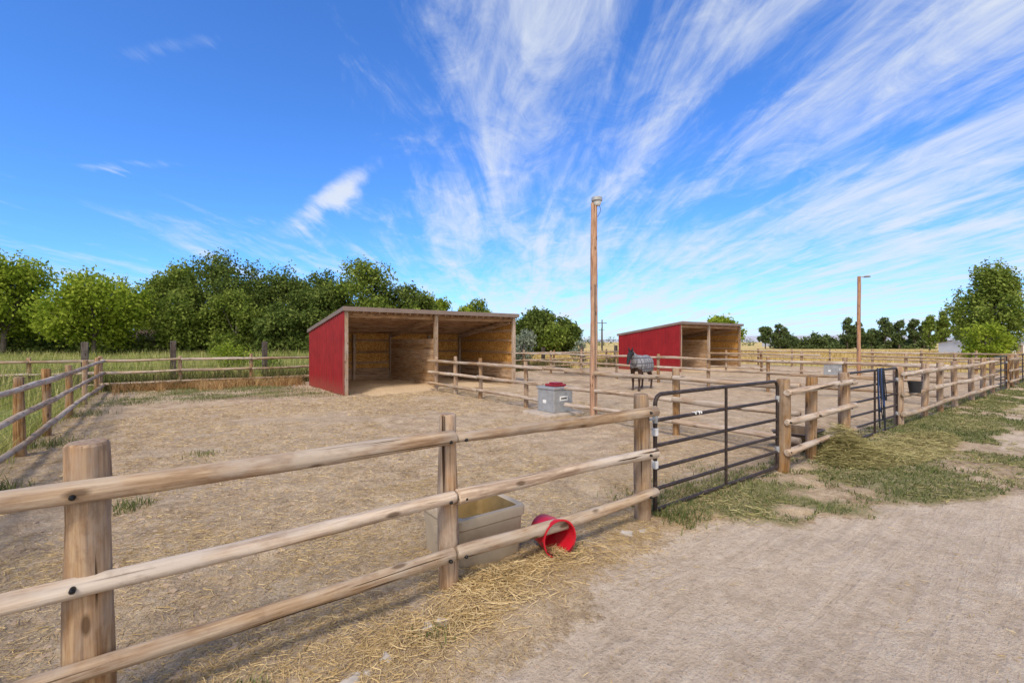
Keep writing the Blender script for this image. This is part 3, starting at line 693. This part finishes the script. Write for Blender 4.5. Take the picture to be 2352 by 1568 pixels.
# ---------- horse ----------
def horse(x,y,heading):
    J=[((-.50,0,1.05),(.22,.24)),((-.12,0,.99),(.235,.27)),((.26,0,.98),(.215,.28)),((.46,0,1.10),(.13,.21)),((.66,0,1.24),(.085,.145)),((.82,0,1.37),(.075,.10)),
       ((.93,0,1.32),(.085,.115)),((1.02,0,1.19),(.062,.085)),((1.09,0,1.04),(.052,.055)),((1.12,0,.97),(.048,.050)),((-.72,0,1.02),(.15,.17))]
    E=[(0,1),(1,2),(2,3),(3,4),(4,5),(5,6),(6,7),(7,8),(8,9),(0,10)]
    for sg in (1,-1):
        st=.06*sg
        k=len(J)
        J+=[((.36,.13*sg,.80),(.10,.13)),((.33,.14*sg,.64),(.07,.08)),((.37+st,.14*sg,.40),(.050,.052)),((.36+st,.14*sg,.26),(.034,.036)),((.36+st,.14*sg,.12),(.040,.040)),((.40+st,.14*sg,.05),(.046,.05)),((.41+st,.14*sg,.01),(.052,.06))]
        E+=[(2,k)]+[(k+i,k+i+1) for i in range(6)]
        k=len(J)
        J+=[((-.52,.13*sg,.84),(.13,.17)),((-.44,.15*sg,.68),(.09,.115)),((-.60-st,.15*sg,.52),(.055,.07)),((-.70-st,.15*sg,.43),(.045,.058)),((-.68-st,.15*sg,.27),(.034,.038)),((-.66-st,.15*sg,.12),(.040,.040)),((-.62-st,.15*sg,.05),(.046,.05)),((-.61-st,.15*sg,.01),(.052,.06))]
        E+=[(0,k)]+[(k+i,k+i+1) for i in range(7)]
    me=bpy.data.meshes.new('tmp');me.from_pydata([j[0] for j in J],E,[]);ob=bpy.data.objects.new('tmp',me);col.objects.link(ob)
    md=ob.modifiers.new('sk','SKIN');md.use_smooth_shade=True
    sv=me.skin_vertices[0].data
    for i,j in enumerate(J): sv[i].radius=j[1]
    sv[0].use_root=True
    ss=ob.modifiers.new('ss','SUBSURF');ss.levels=2;ss.render_levels=2
    bpy.context.view_layer.update()
    dg=bpy.context.evaluated_depsgraph_get();ev=bpy.data.meshes.new_from_object(ob.evaluated_get(dg))
    bpy.data.objects.remove(ob)
    co=np.zeros(len(ev.vertices)*3,np.float32);ev.vertices.foreach_get('co',co);co=co.reshape(-1,3)
    no=np.zeros(len(ev.vertices)*3,np.float32);ev.vertices.foreach_get('normal',no);no=no.reshape(-1,3)
    faces=[tuple(p.vertices) for p in ev.polygons]
    z0=float(gh(x,y))-float(co[:,2].min())-.005
    par=empty('horse',(x,y,0));q=Matrix.Rotation(heading,4,'Z').to_quaternion()
    coat=plain('horse_coat',(.045,.022,.014),.5,0,.3,5);mask=plain('fly_mask',(.018,.02,.024),.8,0,.3,30);hoof=plain('hoof',(.05,.04,.035),.6)
    mi=[]
    for f in faces:
        c=co[list(f)].mean(0);mi.append(1 if (c[0]>.84 and c[2]>1.0) else (2 if c[2]<.06 else 0))
    mk('body',co,faces,[coat,mask,hoof],par,(x,y,z0),q,smooth=True,midx=mi)
    bm_,nt,b=new_mat('horse_blanket');v=nd(nt,'ShaderNodeTexCoord').outputs['Object']
    sx=nd(nt,'ShaderNodeSeparateXYZ');lk(nt,v,sx.inputs[0]);m_=[]
    for o in (sx.outputs[0],sx.outputs[2]):
        f=math_(nt,'FRACT',math_(nt,'MULTIPLY',o,5.));m_.append(math_(nt,'GREATER_THAN',f,.80))
    g=math_(nt,'MAXIMUM',m_[0],m_[1])
    lk(nt,mix(nt,g,(.25,.25,.265),(.09,.09,.105)),b.inputs['Base Color'])
    # one continuous blanket: shell over neck and trunk plus rounded side skirts
    keep=[]
    for f in faces:
        c=co[list(f)].mean(0)
        if c[2]>.84 and c[0]+.35*(c[2]-1.25)<.80: keep.append(f)
    cb=co+no*.022
    used=sorted({i for f in keep for i in f});mp={u:i for i,u in enumerate(used)}
    o=mk('blanket_neck',cb[used],[tuple(mp[i] for i in f) for f in keep],bm_,par,(x,y,z0),q,smooth=True)
    sd=o.modifiers.new('s','SOLIDIFY');sd.thickness=.010
    secs=[(-.86,.13,1.10,.74),(-.80,.20,1.18,.70),(-.68,.255,1.235,.67),(-.48,.27,1.27,.66),(-.12,.27,1.24,.65),(.15,.26,1.235,.66),(.33,.235,1.22,.70),(.43,.18,1.15,.76),(.49,.11,1.06,.82)]
    V=[];F=[]
    pr=[(.90,0),(.97,.2),(1.02,.45),(.96,.66),(.78,.86),(.42,.97),(0,1.0)]
    for (sx_,w_,tp,hm) in secs:
        ps=[(a*w_,hm+(tp-hm)*b_) for a,b_ in pr];ps=ps+[(-a,b_) for a,b_ in ps[-2::-1]]
        for (yy,zz) in ps: V.append((sx_,yy+.008*math.sin(sx_*25),zz+.014*math.sin(sx_*13+yy*9)))
    m2=13
    for j in range(len(secs)-1):
        for i in range(m2-1): F.append((j*m2+i,j*m2+i+1,(j+1)*m2+i+1,(j+1)*m2+i))
    o=mk('blanket_body',V,F,bm_,par,(x,y,z0),q,smooth=True)
    sd=o.modifiers.new('s','SOLIDIFY');sd.thickness=.010
    for sg in (1,-1):
        V=[];F=[];tube_geo([(.86,.045*sg,1.42),(.865,.06*sg,1.48),(.86,.062*sg,1.53),(.855,.056*sg,1.57)],[.026,.034,.024,.003],8,V,F);mk('ear',V,F,mask,par,(x,y,z0),q,smooth=True)
        lathe('eye',[(.0001,.016),(.012,.01),(.016,0),(.012,-.01),(.0001,-.016)],M_bolt,par,Vector((x,y,z0))+q@Vector((.985,.07*sg,1.28)),q,ns=10)
    V=[];F=[];tube_geo([(-.78,0,1.12),(-.90,0,1.02),(-.95,.01,.75),(-.93,0,.45),(-.90,0,.25)],[.035,.05,.06,.05,.012],8,V,F);mk('tail',V,F,mask,par,(x,y,z0),q,smooth=True)
    V=[];F=[];tube_geo([(.87,.0,1.45),(.97,0,1.39),(1.02,.0,1.29)],[.03,.026,.008],6,V,F);mk('forelock',V,F,mask,par,(x,y,z0),q,smooth=True)
horse(4.66,17.0,math.atan2(-.80,-.60))
# ---------- trees ----------
def tree(name,x,y,H,W,mat,seed,base=.18,nl=18,sub=38,per=11,size=.17,up=0,trunk=.16,z0=0,lr=(.13,.21)):
    r=np.random.default_rng(seed)
    cz=H*(base+(1-base)*.5);ax=W/2*.78;az=H*(1-base)/2*.82
    d=r.normal(size=(nl,3));d/=np.linalg.norm(d,axis=1)[:,None]
    rad=r.uniform(.35,1,nl)**.6
    C=np.stack([d[:,0]*ax*rad,d[:,1]*ax*rad,cz+d[:,2]*az*rad],1)
    if up: 
        k=np.clip(1.25-(C[:,2]-H*base)/(H*(1-base)),.15,1);C[:,0]*=k;C[:,1]*=k
    R=r.uniform(lr[0],lr[1],nl)*W
    e=r.normal(size=(nl,sub,3));e/=np.linalg.norm(e,axis=2)[:,:,None]
    sr=R[:,None]*r.uniform(.55,1.12,(nl,sub))
    SC=C[:,None]+e*sr[:,:,None]*np.array([1,1,.8 if not up else 1.7])
    SC=SC.reshape(-1,3)
    g=r.normal(size=(len(SC),per,3))*(W*.032+.06)
    L=(SC[:,None]+g).reshape(-1,3);L=L[(L[:,2]>.15)]
    n=len(L)
    a=r.normal(size=(n,3));a/=np.linalg.norm(a,axis=1)[:,None]
    b=np.cross(a,r.normal(size=(n,3)));b/=np.linalg.norm(b,axis=1)[:,None]
    sz=size*r.uniform(.6,1.3,n)[:,None]
    Vl=np.stack([L+a*sz,L+b*sz*.6,L-a*sz,L-b*sz*.6],1).reshape(-1,3)
    Fl=(np.arange(n)*4)[:,None]+np.arange(4)[None]
    V=[];F=[]
    tr=trunk*H/8
    ctr=[(0,0,-.2),(r.normal()*.1,r.normal()*.1,H*.2),(r.normal()*.2,r.normal()*.2,H*.45),(r.normal()*.2,r.normal()*.2,H*.8)]
    tube_geo(ctr,[tr*1.3,tr,tr*.7,tr*.2],7,V,F)
    for i in range(0,nl,1 if nl<24 else 2):
        st=Vector(ctr[1]).lerp(Vector(ctr[2]),r.random());c=Vector(C[i]);md=st.lerp(c,.5)+Vector((0,0,-.2+r.random()*.3))
        tube_geo([st,md,c],[tr*.5,tr*.3,tr*.08],5,V,F)
    V=np.array(V);Fq=np.array([f if len(f)==4 else (f[0],f[1],f[2],f[3]) for f in F]);
    allV=np.concatenate([V,Vl]);allF=np.concatenate([Fq,Fl+len(V)])
    return mk(name,allV,allF,[M_bark,mat],None,(x,y,z0),midx=np.concatenate([np.zeros(len(Fq)),np.ones(len(Fl))]))
T=[(-43.6,40,9.4,8,M_lime,.15),(-34.0,38,7.4,7.8,M_lime,.12),(-47.5,46,6.6,6,M_dark,.02),(-41.5,46,6.9,6,M_mid,.02),(-37.2,47,6.6,5.5,M_dark,.02),
(-33.3,46,9.9,6.8,M_mid,.02),(-27.9,46,10.5,8.2,M_dark,.0),(-30.2,43,6.8,6,M_mid,.0),(-23.4,47,9.6,6.8,M_dark,.0),(-25.2,42.5,6.2,5.5,M_mid,.0),(-19.2,46,8.8,6.4,M_dark,.0),(-20.8,42.5,5.6,5,M_dark,0),
(-13.9,44,9.4,7.6,M_mid,.0),(-16.8,43,7.2,5,M_dark,.0),(-10.6,45,8.1,5.4,M_dark,.0),(-8.2,45.5,6.9,4.8,M_mid,.0),(-6.1,48,6.6,4.6,M_lime,.0),(-4.1,50,6.4,4.2,M_mid,.0),(-9.5,43,5.2,4.5,M_mid,.0),
(3.3,60,6.2,5.8,M_dark,.0),(6.7,61,5.0,5.0,M_dark,.0),(5.2,59,4.3,4,M_mid,0),(31.6,70,5.5,6,M_lime,.1)]
for i,(x,y,H,W,m_,bs_) in enumerate(T):
    big=H>8.5
    tree('deciduous_tree',x,y,H,W,m_,100+i,base=bs_,nl=36 if big else 26,sub=36,per=14,size=.14 if y<55 else .2)
tree('poplar_tree',46.2,45,9.4,8.2,M_mid,301,base=.08,nl=50,sub=34,per=10,size=.14,up=1,lr=(.06,.11))
tree('shrub',40.9,40,3.6,3.8,M_lime,302,base=.0,nl=14,sub=30,per=10,size=.12)
tree('shrub',43.2,42,2.6,3.0,M_mid,303,base=.0,nl=12,sub=26,per=10,size=.12)
for i,(x,H) in enumerate(((71.6,6.4),(73.7,7.5),(76.4,8.3),(78.8,6))): tree('poplar_tree',x,80,H,2.2,M_mid,310+i,base=.12,nl=16,sub=24,per=10,size=.17,up=1,lr=(.16,.25))
for i,(x,H,W) in enumerate(((58.6,6.0,2.8),(61.9,6.5,3.2),(77.6,7.6,3.2),(80.2,6.8,3.0),(83.2,5.4,3),(86.2,8.2,3.4),(89.6,7.9,3.0),(93.0,8.0,3.0),(95.3,7.0,2.6))): tree('poplar_tree',x,108,H,W,M_far,330+i,base=.05,nl=16,sub=24,per=10,size=.22,lr=(.14,.24))
tree('russian_olive_shrub',.55,28,2.7,1.9,M_grey,320,base=0,nl=12,sub=24,per=10,size=.07,trunk=.1)
tree('russian_olive_shrub',5.3,36,1.9,1.5,M_grey,321,base=0,nl=8,sub=20,per=8,size=.07,trunk=.1)
tree('weed_shrub',-13.7,22.7,1.7,1.7,M_lime,322,base=0,nl=10,sub=22,per=9,size=.05,trunk=.06,lr=(.12,.2))
tree('weed_shrub',-12.3,23.2,1.2,1.5,M_mid,323,base=0,nl=8,sub=18,per=9,size=.05,trunk=.06)
def mass(name,items,mat,size,seed):
    r=np.random.default_rng(seed);Ls=[]
    for (x,y,z,rx,rz,n) in items:
        e=r.normal(size=(n,3));e/=np.linalg.norm(e,axis=1)[:,None]
        e*= (r.uniform(.5,1.1,n))[:,None]*(1+.25*np.sin(e[:,0:1]*7+x)+.2*np.sin(e[:,2:3]*9))
        Ls.append(np.stack([x+e[:,0]*rx,y+e[:,1]*rx,z+e[:,2]*rz],1))
    L=np.concatenate(Ls);L=L[L[:,2]>0];n=len(L)
    a=r.normal(size=(n,3));a/=np.linalg.norm(a,axis=1)[:,None];b=np.cross(a,r.normal(size=(n,3)));b/=np.linalg.norm(b,axis=1)[:,None]
    sz=size*r.uniform(.5,1.3,n)[:,None]
    V=np.stack([L+a*sz,L+b*sz*.6,L-a*sz,L-b*sz*.6],1).reshape(-1,3)
    return mk(name,V,(np.arange(n)*4)[:,None]+np.arange(4)[None],mat)
it=[]
for i in range(60):
    x=-50+i*.8+random.uniform(-.5,.5);it.append((x,43+random.uniform(-2,3),random.uniform(.5,1.8),random.uniform(.8,1.7),random.uniform(.8,1.7),700))
mass('undergrowth',it,M_dark,.16,5)
it=[]
for i in range(34):
    x=64+i*1.0+random.uniform(-.8,.8);H=random.uniform(2.2,4.2) if i<13 else random.uniform(1.4,2.8);w=random.uniform(1.1,1.9)
    for k in range(4): it.append((x+random.uniform(-.4,.4)*w,112+random.uniform(-4,4),H*(.15+.2*k),w*(1.05-.12*k),H*.22,150))
for i in range(150):
    x=-120+i*2.6+random.uniform(-1,1);it.append((x,190+random.uniform(-10,10),random.uniform(.5,2.2),random.uniform(1.5,3.5),random.uniform(1,2.0),110))
mass('distant_trees',it,M_far,.3,6)
V=[];F=[];n=90
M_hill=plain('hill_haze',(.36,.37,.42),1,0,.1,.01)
for i in range(n):
    x=-1400+3800*i/(n-1);h=float(fbm(np.float64(x*.003),np.float64(1.),3))*26-4+6*(x>200)
    V+=[(x,1250,-5),(x,1300,max(1,h)),(x,1420,max(1,h*.4))]
for i in range(n-1):
    a=i*3;F+=[(a,a+3,a+4,a+1),(a+1,a+4,a+5,a+2)]
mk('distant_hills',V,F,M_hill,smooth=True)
def building(name,x,y,w,d,h,rh,wall,roofm):
    par=empty(name,(x,y,0));hw,hd=w/2,d/2
    mk('walls',[(-hw,-hd,0),(hw,-hd,0),(hw,hd,0),(-hw,hd,0),(-hw,-hd,h),(hw,-hd,h),(hw,hd,h),(-hw,hd,h),(-hw,0,h+rh),(hw,0,h+rh)],[(0,1,5,4),(1,2,6,9,5),(2,3,7,6),(3,0,4,8,7)],wall,par,(x,y,0))
    mk('roof',[(-hw-.2,-hd-.3,h-.02),(hw+.2,-hd-.3,h-.02),(hw+.2,0,h+rh+.05),(-hw-.2,0,h+rh+.05),(-hw-.2,hd+.3,h-.02),(hw+.2,hd+.3,h-.02)],[(0,1,2,3),(3,2,5,4)],roofm,par,(x,y,0))
    mk('door',[(-hw*.2,-hd-.01,0),(hw*.2,-hd-.01,0),(hw*.2,-hd-.01,h*.8),(-hw*.2,-hd-.01,h*.8)],[(0,1,2,3)],M_trim,par,(x,y,0))
wh=plain('white_siding',(.6,.6,.6),.6,0,.06,2)
building('white_outbuilding',58.3,60,3.4,4,1.55,.3,wh,M_galv);building('white_outbuilding',65.2,62,4.5,4,1.6,.4,wh,M_galv)
building('farm_building',-33.5,44.3,3.5,3,1.9,.9,plain('tan_wall',(.2,.16,.13),.8),plain('brown_roof',(.12,.085,.07),.8))
building('white_outbuilding',64,150,7,5,1.2,.5,wh,wh);building('white_outbuilding',92,160,10,5,1.3,.5,wh,wh)
for (x,y,H) in ((13.5,70,5.0),(78,110,6.5),(23,120,5.2)):
    par=empty('utility_pole',(x,y,0));log('pole',(x,y,-.2),(x,y,H),.12,.09,M_tie,par,ns=8)
    V,F=boxg(.7,.05,.05);mk('crossarm',V,F,M_tie,par,(x,y,H-.5))
# ---------- world ----------
SUN_EL,SUN_AZ=50,200
w=bpy.data.worlds.new('World');sc.world=w;w.use_nodes=True;nt=w.node_tree;nt.nodes.clear()
out=nd(nt,'ShaderNodeOutputWorld')
sky=nd(nt,'ShaderNodeTexSky',sky_type='NISHITA',sun_disc=False);sky.sun_elevation=math.radians(SUN_EL);sky.sun_rotation=math.radians(SUN_AZ)
sky.air_density=1.0;sky.dust_density=.3;sky.ozone_density=3.0
tint=mix(nt,1.0,sky.outputs[0],(.52,.97,1.62),'MULTIPLY')
bg=nd(nt,'ShaderNodeBackground');bg.inputs[1].default_value=.15;lk(nt,tint,bg.inputs[0])
tc=nd(nt,'ShaderNodeTexCoord').outputs['Generated'];sp_=nd(nt,'ShaderNodeSeparateXYZ');lk(nt,tc,sp_.inputs[0])
x_,y_,z_=sp_.outputs
zc=math_(nt,'ADD',math_(nt,'MAXIMUM',z_,0),.07)
cx=math_(nt,'DIVIDE',x_,zc);cy=math_(nt,'DIVIDE',y_,zc)
cb=nd(nt,'ShaderNodeCombineXYZ');lk(nt,cx,cb.inputs[0]);lk(nt,cy,cb.inputs[1]);pv=cb.outputs[0]
n1=noise(nt,mapping(nt,pv,(3.0,.45,1),(0,0,.12),(3.1,1.7,0)),1,10,.64,.8)
n2=noise(nt,mapping(nt,pv,(.8,.5,1),(0,0,0),(2.3,4.2,0)),1,4,.5,.4)
n3=noise(nt,mapping(nt,pv,(5.0,2.4,1),(0,0,.35),(1,5,0)),1,10,.68,.9)
ay=math_(nt,'ADD',math_(nt,'ABSOLUTE',y_),.03)
m=math_(nt,'DIVIDE',x_,ay);e_=math_(nt,'DIVIDE',z_,ay)
bias=maprange(nt,m,-.50,-.02,-.13,.03,True)
# clear blue upper left, scattered low wisps everywhere
bias=math_(nt,'MULTIPLY',bias,maprange(nt,z_,.10,.30,.35,1,True))
low=maprange(nt,z_,.02,.40,.09,0,True)
tot=math_(nt,'ADD',math_(nt,'ADD',math_(nt,'MULTIPLY',n1,.46),math_(nt,'MULTIPLY',n2,.26)),math_(nt,'MULTIPLY',n3,.28))
tot=math_(nt,'ADD',tot,math_(nt,'ADD',bias,low))
def wisp(cm,ce,dx,dy,la,lb,amp):
    u=math_(nt,'SUBTRACT',m,cm);v=math_(nt,'SUBTRACT',e_,ce)
    v=math_(nt,'ADD',v,math_(nt,'MULTIPLY',math_(nt,'SUBTRACT',n1,.5),.09))
    a=math_(nt,'DIVIDE',math_(nt,'ADD',math_(nt,'MULTIPLY',u,dx),math_(nt,'MULTIPLY',v,dy)),la)
    b=math_(nt,'DIVIDE',math_(nt,'SUBTRACT',math_(nt,'MULTIPLY',v,dx),math_(nt,'MULTIPLY',u,dy)),lb)
    r2=math_(nt,'ADD',math_(nt,'MULTIPLY',a,a),math_(nt,'MULTIPLY',b,b))
    g=math_(nt,'EXPONENT',math_(nt,'MULTIPLY',r2,-1.))
    return math_(nt,'MULTIPLY',math_(nt,'MULTIPLY',g,amp),math_(nt,'GREATER_THAN',y_,0))
tot=math_(nt,'ADD',tot,wisp(-.37,.30,.83,.56,.10,.028,.26))
tot=math_(nt,'ADD',tot,wisp(-.68,.61,.99,.10,.16,.03,.14))
tot=math_(nt,'ADD',tot,wisp(-.82,.36,.99,.06,.16,.015,.13))
den=maprange(nt,tot,.455,.70,0,.88,True)
haze=maprange(nt,z_,.0,.13,.5,0,True)
den=math_(nt,'MAXIMUM',den,haze)
fill_veil=maprange(nt,y_,.1,-.55,0,1,True)  # unseen bright warm cloud behind the camera, added as soft fill light
den=math_(nt,'MAXIMUM',den,math_(nt,'MULTIPLY',fill_veil,.85))
bg2=nd(nt,'ShaderNodeBackground');lk(nt,mix(nt,fill_veil,(.85,.91,1.0),(1.0,.93,.84)),bg2.inputs[0]);lk(nt,math_(nt,'ADD',.93,math_(nt,'MULTIPLY',fill_veil,1.0)),bg2.inputs[1])
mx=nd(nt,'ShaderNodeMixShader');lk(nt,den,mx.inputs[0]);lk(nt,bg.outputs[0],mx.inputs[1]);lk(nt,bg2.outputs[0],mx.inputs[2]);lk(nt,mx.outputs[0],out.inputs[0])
L=bpy.data.lights.new('sun','SUN');L.energy=2.8;L.angle=math.radians(11);L.color=(1,.90,.77)
so=bpy.data.objects.new('sun',L);col.objects.link(so)
e,a=math.radians(SUN_EL),math.radians(SUN_AZ)
so.rotation_mode='QUATERNION';so.rotation_quaternion=Vector((math.sin(a)*math.cos(e),math.cos(a)*math.cos(e),math.sin(e))).to_track_quat('Z','Y')
so.location=(-5,-5,12)
c=bpy.data.cameras.new('camera');c.sensor_width=36;c.lens=16.42;c.clip_end=6000;c.clip_start=.05
co_=bpy.data.objects.new('camera',c);col.objects.link(co_);co_.location=(0,0,1.75);co_.rotation_euler=(math.radians(90),0,0)
sc.camera=co_
